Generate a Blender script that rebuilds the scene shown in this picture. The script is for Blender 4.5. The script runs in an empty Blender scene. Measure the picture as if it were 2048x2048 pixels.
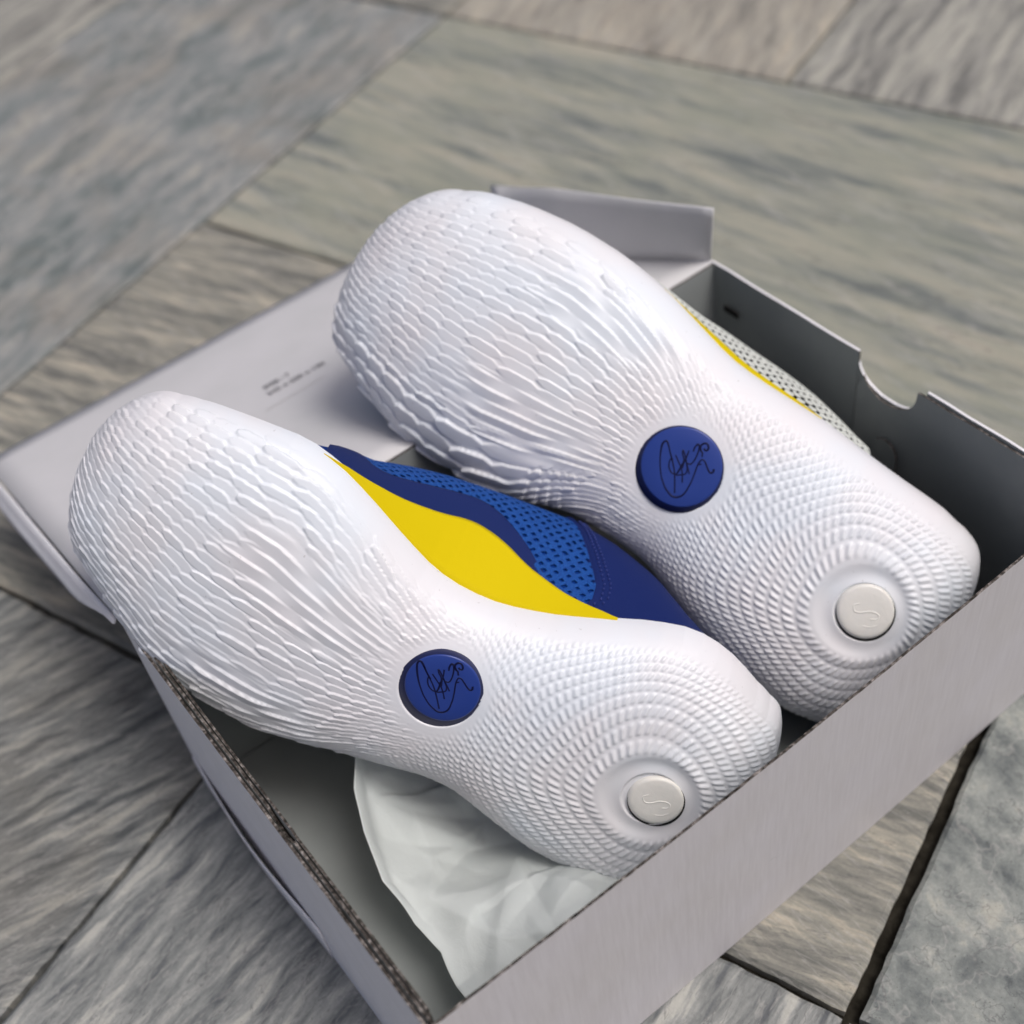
import bpy, bmesh, math, random
import numpy as np
from mathutils import Vector, Matrix

random.seed(7)
rng = np.random.default_rng(11)
scene = bpy.context.scene
C = scene.collection
R = math.radians

# ------------------------------------------------------------------ camera
cam_d = bpy.data.cameras.new('camera')
cam = bpy.data.objects.new('camera', cam_d)
C.objects.link(cam)
_r = ((0.7858112, -0.6075522, -0.1156769), (-0.5115239, -0.5333325, -0.6737208), (0.3476263, 0.5885888, -0.7298761))
cam.matrix_world = Matrix((
    (_r[0][0], -_r[1][0], -_r[2][0], -0.0431410),
    (_r[0][1], -_r[1][1], -_r[2][1], -0.1818124),
    (_r[0][2], -_r[1][2], -_r[2][2], 0.5533370),
    (0, 0, 0, 1)))
cam_d.sensor_width = 36.0
cam_d.lens = 36.0 * 2680.84 / 2048.0
cam_d.clip_start = 0.02
cam_d.clip_end = 60.0
cam_d.dof.use_dof = True
cam_d.dof.focus_distance = 0.518
cam_d.dof.aperture_fstop = 6.2
scene.camera = cam

# ------------------------------------------------------------------ light
SUN_ELEV, SUN_AZ = 64.0, 296.0 # degrees; azimuth of the light's origin, anticlockwise from +x
world = bpy.data.worlds.new('World')
scene.world = world
world.use_nodes = True
wn = world.node_tree.nodes
bg = wn['Background']
sky = wn.new('ShaderNodeTexSky')
sky.sky_type = 'NISHITA'
sky.sun_disc = False
sky.sun_elevation = R(SUN_ELEV)
sky.sun_rotation = R(90.0 - SUN_AZ)
sky.air_density = 0.5
sky.dust_density = 6.0
sky.ozone_density = 1.0
world.node_tree.links.new(sky.outputs[0], bg.inputs[0])
bg.inputs[1].default_value = 0.12
sun_d = bpy.data.lights.new('sun', 'SUN')
sun_d.energy = 1.45
sun_d.angle = R(22.0)
sun_d.color = (1.0, 0.985, 0.965)
sun = bpy.data.objects.new('sun', sun_d)
C.objects.link(sun)
_d = Vector((math.cos(R(SUN_AZ)) * math.cos(R(SUN_ELEV)), math.sin(R(SUN_AZ)) * math.cos(R(SUN_ELEV)), math.sin(R(SUN_ELEV))))
sun.rotation_euler = _d.to_track_quat('Z', 'Y').to_euler()
sun.location = _d * 3
scene.view_settings.view_transform = 'Standard'
scene.view_settings.look = 'None'
scene.view_settings.gamma = 1.0
scene.view_settings.exposure = -0.08

SHOES = {
'S1': {
  'H': [0.15313,0.008,0.05275],
  'A': [-0.43778,0.70951,0.55222],
  'Y': [-0.66962,0.15255,-0.72686],
  'N': [-0.59996,-0.68799,0.40832],
  'L': 0.31193,
  'yl': [0.07026,0.07026,0.07026,0.06579,0.06527,0.0675,0.06886,0.06947,0.06993,0.0696,0.06852,0.06734,0.06595,0.06438,0.06339,0.0637,0.06514,0.06769,0.07042,0.07293,0.07523,0.07787,0.08101,0.08375,0.08578,0.08727,0.08808,0.08831,0.08797,0.08817,0.08841,0.08757,0.08521,0.08106,0.07725,0.07398,0.07099,0.06951,0.07216,0.07216,0.07216],
  'yr': [-0.05177,-0.05177,-0.05177,-0.04953,-0.05026,-0.0528,-0.05486,-0.05592,-0.05591,-0.05439,-0.0512,-0.04731,-0.0433,-0.03914,-0.03477,-0.03061,-0.02718,-0.02411,-0.02176,-0.02038,-0.01971,-0.01999,-0.02133,-0.02362,-0.02611,-0.02879,-0.03147,-0.03387,-0.03588,-0.03695,-0.03745,-0.03654,-0.03458,-0.03243,-0.03011,-0.02758,-0.02471,-0.02337,-0.02442,-0.02442,-0.02442],
  'b': [0.0,0.0,-0.00041,-0.0016,-0.00424,-0.00813,-0.00891,-0.0068,-0.00239,0.00414,0.01141,0.018,0.02409,0.02958,0.03382,0.0378,0.04059,0.04226,0.04328,0.0432,0.04241,0.04132,0.03932,0.03594,0.03138,0.02569,0.01862,0.01064,0.00593,0.00305,-0.00109,-0.00089,0.00311,0.00114,0.00026,5e-05,1e-05,0.0,0.0,0.0,0.0],
  'badge': [0.14111,0.01295],
  'btn': [0.0427,0.00554],
  'sig': [[[6.89,-1.09],[10.32,-3.2],[12.89,-5.09],[14.71,-6.25],[15.69,-6.29],[16.16,-5.41],[15.78,-3.81],[14.02,-0.93],[11.51,2.27],[9.11,4.74],[5.95,7.52],[3.8,8.94],[0.79,10.59],[-2.15,11.44],[-4.13,11.71],[-5.85,11.22],[-7.22,9.87],[-7.8,8.37],[-7.78,6.45],[-7.28,4.03],[-6.65,1.71],[-5.89,-0.28],[-5.02,-2.4],[-3.81,-5.1],[-3.08,-7.51],[-3.16,-9.04],[-4.41,-9.32],[-6.04,-8.62],[-7.53,-7.82],[-9.21,-6.94],[-10.5,-6.7],[-11.15,-7.17],[-11.12,-8.12],[-10.49,-8.93]],[[12.89,-5.09],[9.62,-2.67],[6.2,-0.33],[3.38,1.82],[0.17,5.0],[-4.23,9.92]],[[8.2,-1.82],[8.0,-0.28],[6.7,1.72],[4.93,2.96],[2.98,3.44],[1.58,2.85],[1.36,1.2],[1.88,-0.53],[2.62,-2.52]],[[7.7,-3.85],[5.32,-2.65],[2.57,-1.29],[0.67,-0.15],[-1.17,1.47],[-3.57,4.18]],[[1.23,3.23],[1.7,0.6],[2.26,-2.36],[3.37,-4.5],[5.67,-6.17],[6.61,-7.56],[3.78,-5.87],[0.72,-3.49],[-1.26,-1.56],[-1.77,0.39],[-0.59,1.68],[1.11,3.13]],[[4.45,-8.93],[3.26,-6.25],[2.21,-3.24],[1.0,-0.75]],[[2.73,-4.96],[-0.23,-2.92],[-3.32,-0.74]],[[0.81,-4.05],[-0.52,-4.47],[-0.78,-6.05],[-0.3,-8.42],[0.72,-11.01],[1.93,-13.04],[3.02,-13.49],[3.38,-12.4],[3.1,-10.95],[2.52,-9.62]],[[-0.25,-11.72],[1.34,-13.06],[1.62,-14.42],[0.87,-15.67],[-0.48,-15.83],[-1.77,-14.9],[-2.07,-13.67],[-1.19,-13.23],[-0.28,-13.61]],[[1.88,-13.08],[-0.02,-11.97],[-1.17,-11.56],[-2.29,-10.08]],[[-3.56,-6.39],[-4.43,-7.45]]]},
'S2': {
  'H': [0.25787,0.008,0.06376],
  'A': [-0.2717,0.82397,0.49724],
  'Y': [-0.7672,0.12649,-0.62881],
  'N': [-0.58102,-0.55233,0.59778],
  'L': 0.31823,
  'yl': [0.05458,0.05458,0.05458,0.0524,0.05352,0.05461,0.05456,0.05433,0.05358,0.05273,0.05177,0.05039,0.04891,0.04724,0.04526,0.04333,0.04232,0.04261,0.04321,0.04411,0.04521,0.04758,0.05136,0.05532,0.05921,0.06224,0.06426,0.06583,0.06703,0.06815,0.06881,0.06899,0.069,0.06794,0.06643,0.06469,0.06286,0.06286,0.06567,0.06567,0.06567],
  'yr': [-0.06167,-0.06167,-0.06167,-0.06023,-0.0596,-0.06035,-0.06005,-0.05944,-0.05887,-0.05846,-0.05811,-0.05782,-0.05773,-0.05754,-0.05687,-0.05597,-0.05509,-0.05424,-0.0536,-0.05335,-0.05387,-0.05488,-0.05593,-0.057,-0.05797,-0.05838,-0.05841,-0.05835,-0.05785,-0.05684,-0.05574,-0.05424,-0.05217,-0.05,-0.04731,-0.04404,-0.04078,-0.03775,-0.0381,-0.0381,-0.0381],
  'b': [0.0,0.0,0.00012,0.00054,0.00171,0.00386,0.00544,0.00643,0.00712,0.00731,0.00749,0.00979,0.01257,0.01452,0.01687,0.01831,0.01923,0.01973,0.0196,0.019,0.01736,0.01448,0.01063,0.00764,0.0048,0.00301,0.00123,0.00028,6e-05,1e-05,0.0,0.0,0.0,0.0,0.0,0.0,0.0,0.0,0.0,0.0,0.0],
  'badge': [0.14085,-0.00458],
  'btn': [0.04082,-0.00751],
  'sig': [[[4.96,0.2],[8.22,-1.92],[10.66,-3.84],[12.4,-5.02],[13.35,-5.02],[13.84,-4.04],[13.52,-2.34],[11.89,0.7],[9.55,4.03],[7.29,6.57],[4.32,9.4],[2.29,10.81],[-0.56,12.43],[-3.36,13.2],[-5.25,13.39],[-6.92,12.78],[-8.28,11.27],[-8.88,9.64],[-8.93,7.6],[-8.53,5.03],[-8.01,2.58],[-7.35,0.48],[-6.58,-1.75],[-5.51,-4.6],[-4.89,-7.16],[-5.02,-8.81],[-6.23,-9.16],[-7.78,-8.48],[-9.18,-7.68],[-10.77,-6.8],[-12.0,-6.61],[-12.63,-7.14],[-12.64,-8.16],[-12.07,-9.0]],[[10.66,-3.84],[7.55,-1.38],[4.32,0.98],[1.65,3.17],[-1.34,6.43],[-5.41,11.47]],[[6.2,-0.52],[6.06,1.12],[4.86,3.21],[3.18,4.46],[1.32,4.88],[-0.05,4.18],[-0.31,2.41],[0.13,0.57],[0.78,-1.53]],[[5.66,-2.74],[3.39,-1.56],[0.77,-0.22],[-1.03,0.92],[-2.75,2.58],[-4.97,5.37]],[[-0.37,4.57],[-0.01,1.78],[0.44,-1.38],[1.44,-3.63],[3.61,-5.32],[4.48,-6.79],[1.79,-5.09],[-1.09,-2.66],[-2.94,-0.68],[-3.36,1.4],[-2.18,2.83],[-0.5,4.47]],[[2.34,-8.36],[1.28,-5.52],[0.36,-2.33],[-0.73,0.29]],[[0.8,-4.16],[-1.99,-2.09],[-4.89,0.11]],[[-1.02,-3.26],[-2.32,-3.78],[-2.62,-5.48],[-2.24,-8.02],[-1.33,-10.77],[-0.24,-12.91],[0.81,-13.35],[1.2,-12.16],[0.97,-10.59],[0.45,-9.19]],[[-2.29,-11.57],[-0.8,-12.95],[-0.57,-14.41],[-1.35,-15.8],[-2.66,-16.02],[-3.88,-15.07],[-4.12,-13.75],[-3.26,-13.25],[-2.39,-13.62]],[[-0.29,-12.95],[-2.08,-11.83],[-3.18,-11.43],[-4.21,-9.88]],[[-5.31,-5.97],[-6.19,-7.15]]]}}

# ------------------------------------------------------------------ helpers
def lin(r, g, b):
    f = lambda c: (c / 255 / 12.92) if c / 255 <= 0.04045 else ((c / 255 + 0.055) / 1.055) ** 2.4
    return (f(r), f(g), f(b), 1.0)

def mat(name, color, rough=0.6, spec=0.4):
    m = bpy.data.materials.new(name)
    m.use_nodes = True
    b = m.node_tree.nodes['Principled BSDF']
    b.inputs['Base Color'].default_value = color
    b.inputs['Roughness'].default_value = rough
    b.inputs['Specular IOR Level'].default_value = spec
    return m

def nodes(m):
    return m.node_tree.nodes, m.node_tree.links, m.node_tree.nodes['Principled BSDF']

def tex_coord(m, scale=(1, 1, 1), rot=(0, 0, 0), out='Object', loc=(0, 0, 0)):
    n, l, b = nodes(m)
    tc = n.new('ShaderNodeTexCoord'); mp = n.new('ShaderNodeMapping')
    mp.inputs['Scale'].default_value = scale
    mp.inputs['Rotation'].default_value = rot
    mp.inputs['Location'].default_value = loc
    l.new(tc.outputs[out], mp.inputs['Vector'])
    return mp.outputs['Vector']

def noise(m, vec, scale, detail=4, rough=0.55, dist=0.0):
    n, l, b = nodes(m)
    t = n.new('ShaderNodeTexNoise')
    t.inputs['Scale'].default_value = scale
    t.inputs['Detail'].default_value = detail
    t.inputs['Roughness'].default_value = rough
    t.inputs['Distortion'].default_value = dist
    l.new(vec, t.inputs['Vector'])
    return t.outputs['Fac']

def ramp(m, fac, stops):
    n, l, b = nodes(m)
    r = n.new('ShaderNodeValToRGB')
    e = r.color_ramp.elements
    while len(e) < len(stops): e.new(0.5)
    for el, (p, c) in zip(e, stops):
        el.position = p; el.color = c
    l.new(fac, r.inputs['Fac'])
    return r.outputs['Color']

def mix(m, fac, a, c, mode='MIX'):
    n, l, b = nodes(m)
    x = n.new('ShaderNodeMix'); x.data_type = 'RGBA'; x.blend_type = mode
    for s, v in ((x.inputs['Factor'], fac), (x.inputs[6], a), (x.inputs[7], c)):
        if hasattr(v, 'is_linked') or isinstance(v, bpy.types.NodeSocket): l.new(v, s)
        else: s.default_value = v
    return x.outputs[2]

def bump(m, height, strength=0.3, dist=0.001, normal=None):
    n, l, b = nodes(m)
    u = n.new('ShaderNodeBump')
    u.inputs['Strength'].default_value = strength
    u.inputs['Distance'].default_value = dist
    l.new(height, u.inputs['Height'])
    if normal is not None: l.new(normal, u.inputs['Normal'])
    l.new(u.outputs['Normal'], b.inputs['Normal'])
    return u.outputs['Normal']

def obj(name, me, m=None, parent=None, smooth=False):
    if isinstance(me, bmesh.types.BMesh):
        d = bpy.data.meshes.new(name); me.to_mesh(d); me.free(); me = d
    o = bpy.data.objects.new(name, me)
    C.objects.link(o)
    if m is not None:
        for q in (m if isinstance(m, (list, tuple)) else [m]): me.materials.append(q)
    if smooth: me.polygons.foreach_set('use_smooth', [True] * len(me.polygons))
    if parent is not None: o.parent = parent
    return o

def tag(o, label, cat, group=None):
    o['label'] = label; o['category'] = cat
    if group: o['group'] = group

def np_mesh(name, V, F, smooth=True):
    me = bpy.data.meshes.new(name)
    V = np.ascontiguousarray(V, dtype=np.float32); F = np.ascontiguousarray(F, dtype=np.int32)
    k = F.shape[1]
    me.vertices.add(len(V)); me.vertices.foreach_set('co', V.ravel())
    me.loops.add(F.size); me.loops.foreach_set('vertex_index', F.ravel())
    me.polygons.add(len(F)); me.polygons.foreach_set('loop_start', np.arange(0, F.size, k, dtype=np.int32))
    me.update(calc_edges=True)
    me.polygons.foreach_set('use_smooth', np.full(len(F), smooth))
    me.validate()
    return me

def grid_faces(a, b):
    i = np.arange(a * b).reshape(a, b)
    return np.stack([i[:-1, :-1].ravel(), i[1:, :-1].ravel(), i[1:, 1:].ravel(), i[:-1, 1:].ravel()], 1)

def sm(a, b, x):
    t = np.clip((x - a) / (b - a), 0, 1)
    return t * t * (3 - 2 * t)

# ------------------------------------------------------------------ stone floor
GA = R(20.5)
E1 = Vector((math.cos(GA), math.sin(GA), 0)); E2 = Vector((-math.sin(GA), math.cos(GA), 0))

bed_m = mat('joint_dirt', (0.018, 0.016, 0.012, 1), 0.95, 0.1)
v = tex_coord(bed_m)
nodes(bed_m)[1].new(ramp(bed_m, noise(bed_m, v, 160, 5), [(0.3, (0.008, 0.007, 0.005, 1)), (0.75, (0.04, 0.036, 0.028, 1))]), nodes(bed_m)[2].inputs['Base Color'])
bm = bmesh.new()
bmesh.ops.create_grid(bm, x_segments=8, y_segments=8, size=3.2)
bmesh.ops.translate(bm, verts=bm.verts, vec=(0.2, 0.3, -0.0075))
floor = obj('floor', bm, bed_m)
floor['kind'] = 'structure'

def stone(name, stops, ang, sc=(5.0, 55.0), seed=0.0, speck=0.25, patch=None, vein=None, warp=.014):
    """split stone: wavy bedding streaks at angle ang (deg, tile frame), thin veins, fine grit and pits"""
    m = mat(name, (0.3, 0.3, 0.3, 1), 0.6, 0.35)
    n, l, b = nodes(m)
    tc = n.new('ShaderNodeTexCoord')
    def warped(sx, sy, rot, off, amt, wsc):
        w = n.new('ShaderNodeTexNoise'); w.inputs['Scale'].default_value = wsc; w.inputs['Detail'].default_value = 3
        add0 = n.new('ShaderNodeVectorMath'); add0.operation = 'ADD'; add0.inputs[1].default_value = (off, off * .7, 0)
        l.new(tc.outputs['Object'], add0.inputs[0]); l.new(add0.outputs[0], w.inputs['Vector'])
        sb = n.new('ShaderNodeVectorMath'); sb.operation = 'SUBTRACT'; sb.inputs[1].default_value = (.5, .5, .5); l.new(w.outputs['Color'], sb.inputs[0])
        sl = n.new('ShaderNodeVectorMath'); sl.operation = 'SCALE'; sl.inputs['Scale'].default_value = amt; l.new(sb.outputs[0], sl.inputs[0])
        ad = n.new('ShaderNodeVectorMath'); ad.operation = 'ADD'; l.new(tc.outputs['Object'], ad.inputs[0]); l.new(sl.outputs[0], ad.inputs[1])
        tn = n.new('ShaderNodeMapping'); tn.inputs['Rotation'].default_value = (0, 0, R(rot)); l.new(ad.outputs[0], tn.inputs['Vector'])
        mp = n.new('ShaderNodeMapping'); mp.inputs['Scale'].default_value = (sx, sy, 1); mp.inputs['Location'].default_value = (off, off * 1.7, 0)
        l.new(tn.outputs['Vector'], mp.inputs['Vector']); return mp.outputs['Vector']
    f1 = noise(m, warped(sc[0], sc[1], -ang, seed, warp, 16), 1.0, 7, 0.62, 0.3)
    f2 = noise(m, warped(sc[0] * 3.2, sc[1] * 2.2, -ang + 9, seed * 2, warp * .7, 40), 1.0, 5, 0.60, 0.3)
    f3 = noise(m, warped(9, 14, -ang, seed * 3, .02, 20), 1.0, 4, 0.55)
    def madd(a, k, c):
        q = n.new('ShaderNodeMath'); q.operation = 'MULTIPLY_ADD'; q.inputs[1].default_value = k; l.new(a, q.inputs[0])
        if isinstance(c, float): q.inputs[2].default_value = c
        else: l.new(c, q.inputs[2])
        return q.outputs[0]
    mx = madd(f1, .48, madd(f2, .42, madd(f3, .10, 0.0)))
    col = ramp(m, mx, stops)
    vo = tex_coord(m, loc=(seed, 0, 0))
    if patch:
        col = mix(m, ramp(m, noise(m, vo, 11, 4, 0.55, 0.6), [(0.46, (0, 0, 0, 1)), (0.66, (.45, .45, .45, 1))]), col, patch)
    # thin pale veins and dark hairlines
    v1 = noise(m, warped(sc[0] * 1.3, sc[1] * .7, -ang + 14, seed * 5, warp, 22), 1.0, 4, 0.6)
    col = mix(m, ramp(m, v1, [(0.485, (0, 0, 0, 1)), (0.50, (.32, .32, .32, 1)), (0.515, (0, 0, 0, 1))]), col, vein or lin(176, 174, 170))
    v2 = noise(m, warped(sc[0] * 2.1, sc[1] * 1.2, -ang - 6, seed * 7, warp, 30), 1.0, 4, 0.6)
    col = mix(m, ramp(m, v2, [(0.555, (0, 0, 0, 1)), (0.565, (.5, .5, .5, 1)), (0.578, (0, 0, 0, 1))]), col, lin(74, 75, 78))
    g = ramp(m, noise(m, vo, 520, 5, 0.75), [(0.3, (0.70, 0.70, 0.70, 1)), (0.62, (1.10, 1.10, 1.09, 1))])
    col = mix(m, .2 + speck, col, g, 'MULTIPLY')
    sp = ramp(m, noise(m, vo, 760, 2, 0.5), [(0.66, (1, 1, 1, 1)), (0.72, (0.40, 0.39, 0.37, 1))])
    col = mix(m, speck * 1.4, col, sp, 'MULTIPLY')
    l.new(col, b.inputs['Base Color'])
    nb = bump(m, mx, 0.35, 0.003)
    bump(m, noise(m, vo, 420, 5, 0.7), 0.4, 0.0009, nb)
    l.new(ramp(m, f2, [(0.3, (0.46,) * 3 + (1,)), (0.7, (0.72,) * 3 + (1,))]), b.inputs['Roughness'])
    return m

def S4(*c): return [(p, lin(*[v * 1.07 for v in q])) for p, q in c]
ST = {
 'upper': stone('bluegrey_stone', S4((.41, (96, 104, 103)), (.47, (117, 122, 121)), (.53, (131, 133, 132)), (.59, (149, 148, 141))), 31 - 20.5, (7, 34), 3.1, .15, lin(136, 129, 118)),
 'green': stone('greenish_stone', S4((.40, (100, 105, 103)), (.46, (124, 127, 120)), (.53, (142, 142, 130)), (.61, (153, 149, 136))), -72 - 20.5, (3.2, 44), 8.3, .15, lin(138, 142, 128)),
 'stripe': stone('beige_striped_stone', S4((.41, (90, 91, 87)), (.47, (116, 115, 109)), (.53, (138, 136, 126)), (.60, (170, 162, 147))), -62 - 20.5, (8, 98), 5.5, .3, lin(126, 127, 119)),
 'brown': stone('pinkish_stone', S4((.41, (112, 110, 103)), (.46, (137, 133, 124)), (.54, (154, 150, 139)), (.60, (166, 158, 143))), 36 - 20.5, (5, 60), 1.7, .15, lin(148, 140, 128)),
 'topright': stone('streaky_stone', S4((.41, (96, 96, 92)), (.46, (123, 122, 117)), (.54, (147, 146, 138)), (.60, (160, 158, 148))), 25 - 20.5, (5, 64), 12.7, .15),
 'slate': stone('grey_slate', S4((.41, (74, 77, 78)), (.46, (99, 101, 100)), (.52, (120, 122, 120)), (.58, (152, 151, 144))), -2 - 20.5, (10, 100), 21.3, .35, lin(120, 117, 109)),
 'lowleft': stone('pale_grey_slate', S4((.40, (84, 87, 90)), (.46, (113, 116, 115)), (.53, (136, 138, 136)), (.59, (163, 163, 157))), 21 - 20.5, (10, 84), 31.9, .35),
 'mottled': stone('mottled_grey_stone', S4((.39, (84, 89, 90)), (.46, (112, 117, 115)), (.54, (136, 140, 136)), (.60, (156, 156, 148))), 60, (20, 36), 41.1, .5),
}
vis = {(0, 0, 0): 'stripe', (0, 0, 1): 'green', (0, 1, 0): 'upper', (-1, 0, 1): 'slate', (-1, 0, 0): 'lowleft', (1, 0, 1): 'brown',
       (1, 0, 0): 'topright', (0, -1, 1): 'mottled'}
X0, Y0, BX, BY = 0.1215, -0.102, 0.6535, 0.637
def ragged(cx, cy, w, h, gap, g4):
    """tile outline with slightly chipped edges, (l, b, r, t) joint half-widths"""
    x0, x1, y0, y1 = -w / 2 + g4[0], w / 2 - g4[2], -h / 2 + g4[1], h / 2 - g4[3]
    pts = []
    def side(a, b2, n):
        for i in range(n):
            t = i / n
            j = 0 if i == 0 else random.gauss(0, .00028)
            nx, ny = -(b2[1] - a[1]), b2[0] - a[0]
            ln = math.hypot(nx, ny)
            pts.append((a[0] + (b2[0] - a[0]) * t + nx / ln * j, a[1] + (b2[1] - a[1]) * t + ny / ln * j))
    ny_, nx_ = max(8, int(h / .006)), max(8, int(w / .006))
    side((x0, y0), (x1, y0), nx_); side((x1, y0), (x1, y1), ny_); side((x1, y1), (x0, y1), nx_); side((x0, y1), (x0, y0), ny_)
    return pts
kinds = list(ST)
for bi in range(-2, 3):
    for bj in range(-2, 3):
        vert = (bi + bj) % 2 == 0
        for half in (0, 1):
            if vert: w, h = BX / 2, BY; cx = X0 + bi * BX + (half + .5) * w; cy = Y0 + (bj + .5) * BY
            else: w, h = BX, BY / 2; cx = X0 + (bi + .5) * BX; cy = Y0 + bj * BY + (half + .5) * h
            g4 = [.0012 + random.uniform(0, .0006) for _ in range(4)]
            if (bi, bj, half) == (0, -1, 1): g4[3] = .0042
            if bj == 0 and vert and bi == 0: g4[3] = .0016; g4[1] = .0018
            pts = ragged(cx, cy, w, h, .0015, g4)
            n = len(pts)
            V = []; F = []
            for (px, py) in pts:
                sx = 1 - .0022 / (w / 2); sy = 1 - .0022 / (h / 2)
                V += [(px * sx, py * sy, 0.0), (px, py, -.0016), (px * .999, py * .999, -.007)]
            F = [list(range(0, 3 * n, 3))]
            for i in range(n):
                a, b = 3 * i, 3 * ((i + 1) % n)
                F += [[a, a + 1, b + 1, b], [a + 1, a + 2, b + 2, b + 1]]
            F[0] = F[0]
            me = bpy.data.meshes.new('stone_tile'); me.from_pydata(V, [], F); me.update()
            key = vis.get((bi, bj, half)) or kinds[(bi * 7 + bj * 3 + half) % len(kinds)]
            t = obj('stone_tile', me, ST[key], floor)
            p = E1 * cx + E2 * cy
            t.location = (p.x, p.y, random.uniform(-.0004, .0002)); t.rotation_euler = (0, 0, GA)

# ------------------------------------------------------------------ shoe box
BW, BD, BH = 0.342, 0.2275, 0.1278
card = mat('white_board', lin(236, 235, 238), 0.5, 0.4)
v = tex_coord(card)
n, l, b = nodes(card)
l.new(ramp(card, noise(card, v, 60, 4), [(0.3, lin(234, 233, 236)), (0.7, lin(240, 239, 243))]), b.inputs['Base Color'])
bump(card, noise(card, v, 900, 3), 0.08, 0.0004)
lid_m = mat('lid_board', lin(206, 206, 207), 0.6, 0.3)
v = tex_coord(lid_m)
n, l, b = nodes(lid_m)
l.new(ramp(lid_m, noise(lid_m, v, 26, 4), [(0.3, lin(202, 202, 203)), (0.7, lin(210, 209, 211))]), b.inputs['Base Color'])
bump(lid_m, noise(lid_m, v, 900, 3), 0.06, 0.0004)
inner = mat('inner_board_painted_shade', lin(160, 164, 164), 0.75, 0.2)  # pale board greyed down: the shade inside the box is put into its colour
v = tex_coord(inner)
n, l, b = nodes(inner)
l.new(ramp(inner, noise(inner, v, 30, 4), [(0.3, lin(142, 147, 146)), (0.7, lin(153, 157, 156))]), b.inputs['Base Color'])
front_m = mat('fluted_outer_board', lin(190, 184, 184), 0.5, 0.4)
n, l, b = nodes(front_m)
va = tex_coord(front_m, (520, 520, 42))
vb = tex_coord(front_m, (1, 1, 1))
f1 = noise(front_m, va, 1.0, 3, 0.6)
l.new(mix(front_m, 0.5, ramp(front_m, f1, [(0.3, lin(189, 185, 186)), (0.7, lin(205, 202, 203))]), ramp(front_m, noise(front_m, vb, 22, 3), [(0.3, lin(193, 190, 189)), (0.7, lin(201, 199, 203))])), b.inputs['Base Color'])
bump(front_m, f1, 0.12, 0.0003)
sc_ = ramp(front_m, noise(front_m, tex_coord(front_m, (60, 60, 110)), 1.0, 5, 0.7, 1.0), [(0.66, (1, 1, 1, 1)), (0.74, (.86, .85, .84, 1))])
l.new(mix(front_m, 1.0, b.inputs['Base Color'].links[0].from_socket, sc_, 'MULTIPLY'), b.inputs['Base Color'])
flute = mat('corrugated_cut_edge', (0.08, 0.062, 0.05, 1), 0.9, 0.1)
n, l, b = nodes(flute)
v = tex_coord(flute, (1, 1, 1))
l.new(ramp(flute, noise(flute, v, 480, 4, 0.7), [(0.36, (0.016, 0.014, 0.012, 1)), (0.52, (0.085, 0.074, 0.066, 1)), (0.68, (0.34, 0.31, 0.29, 1))]), b.inputs['Base Color'])
print_m = mat('grey_ink', lin(104, 103, 108), 0.6, 0.2)
rule_m = mat('pale_ink', lin(178, 176, 172), 0.6, 0.2)

box = bpy.data.objects.new('shoe_box', None); C.objects.link(box); box.location = (0.171, 0.114, 0)
tag(box, 'open white corrugated shoe box with its lid folded back on the stone floor', 'shoe box')
def inbox(o):
    o.parent = box; o.matrix_parent_inverse = Matrix.Translation((-0.171, -0.114, 0)); return o

def slab(name, outline, thick, normal, mats, parent=box, edge_idx=1, back_idx=0, bow=None):
    """a board: 3-D outline (front face), extruded by -normal*thick; faces 0 front, edge, back"""
    nrm = Vector(normal).normalized()
    P = [Vector(p) for p in outline]
    k = len(P)
    V = P + [p - nrm * thick for p in P]
    me = bpy.data.meshes.new(name)
    F = [list(range(k)), list(range(2 * k - 1, k - 1, -1))] + [[i, i + k, (i + 1) % k + k, (i + 1) % k] for i in range(k)]
    me.from_pydata([tuple(p) for p in V], [], F)
    me.update()
    o = obj(name, me, mats)
    idx = [0, back_idx] + [edge_idx] * k
    me.polygons.foreach_set('material_index', idx)
    bm = bmesh.new(); bm.from_mesh(me); bmesh.ops.recalc_face_normals(bm, faces=bm.faces); bm.to_mesh(me); bm.free()
    if parent is box: inbox(o)
    elif parent is not None:
        o.parent = parent
    return o

T = 0.0013
# base
slab('base_panel', [(.002, .002, .0016), (BW - .002, .002, .0016), (BW - .002, BD - .002, .0016), (.002, BD - .002, .0016)], .0014, (0, 0, 1), [inner, flute])
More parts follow.
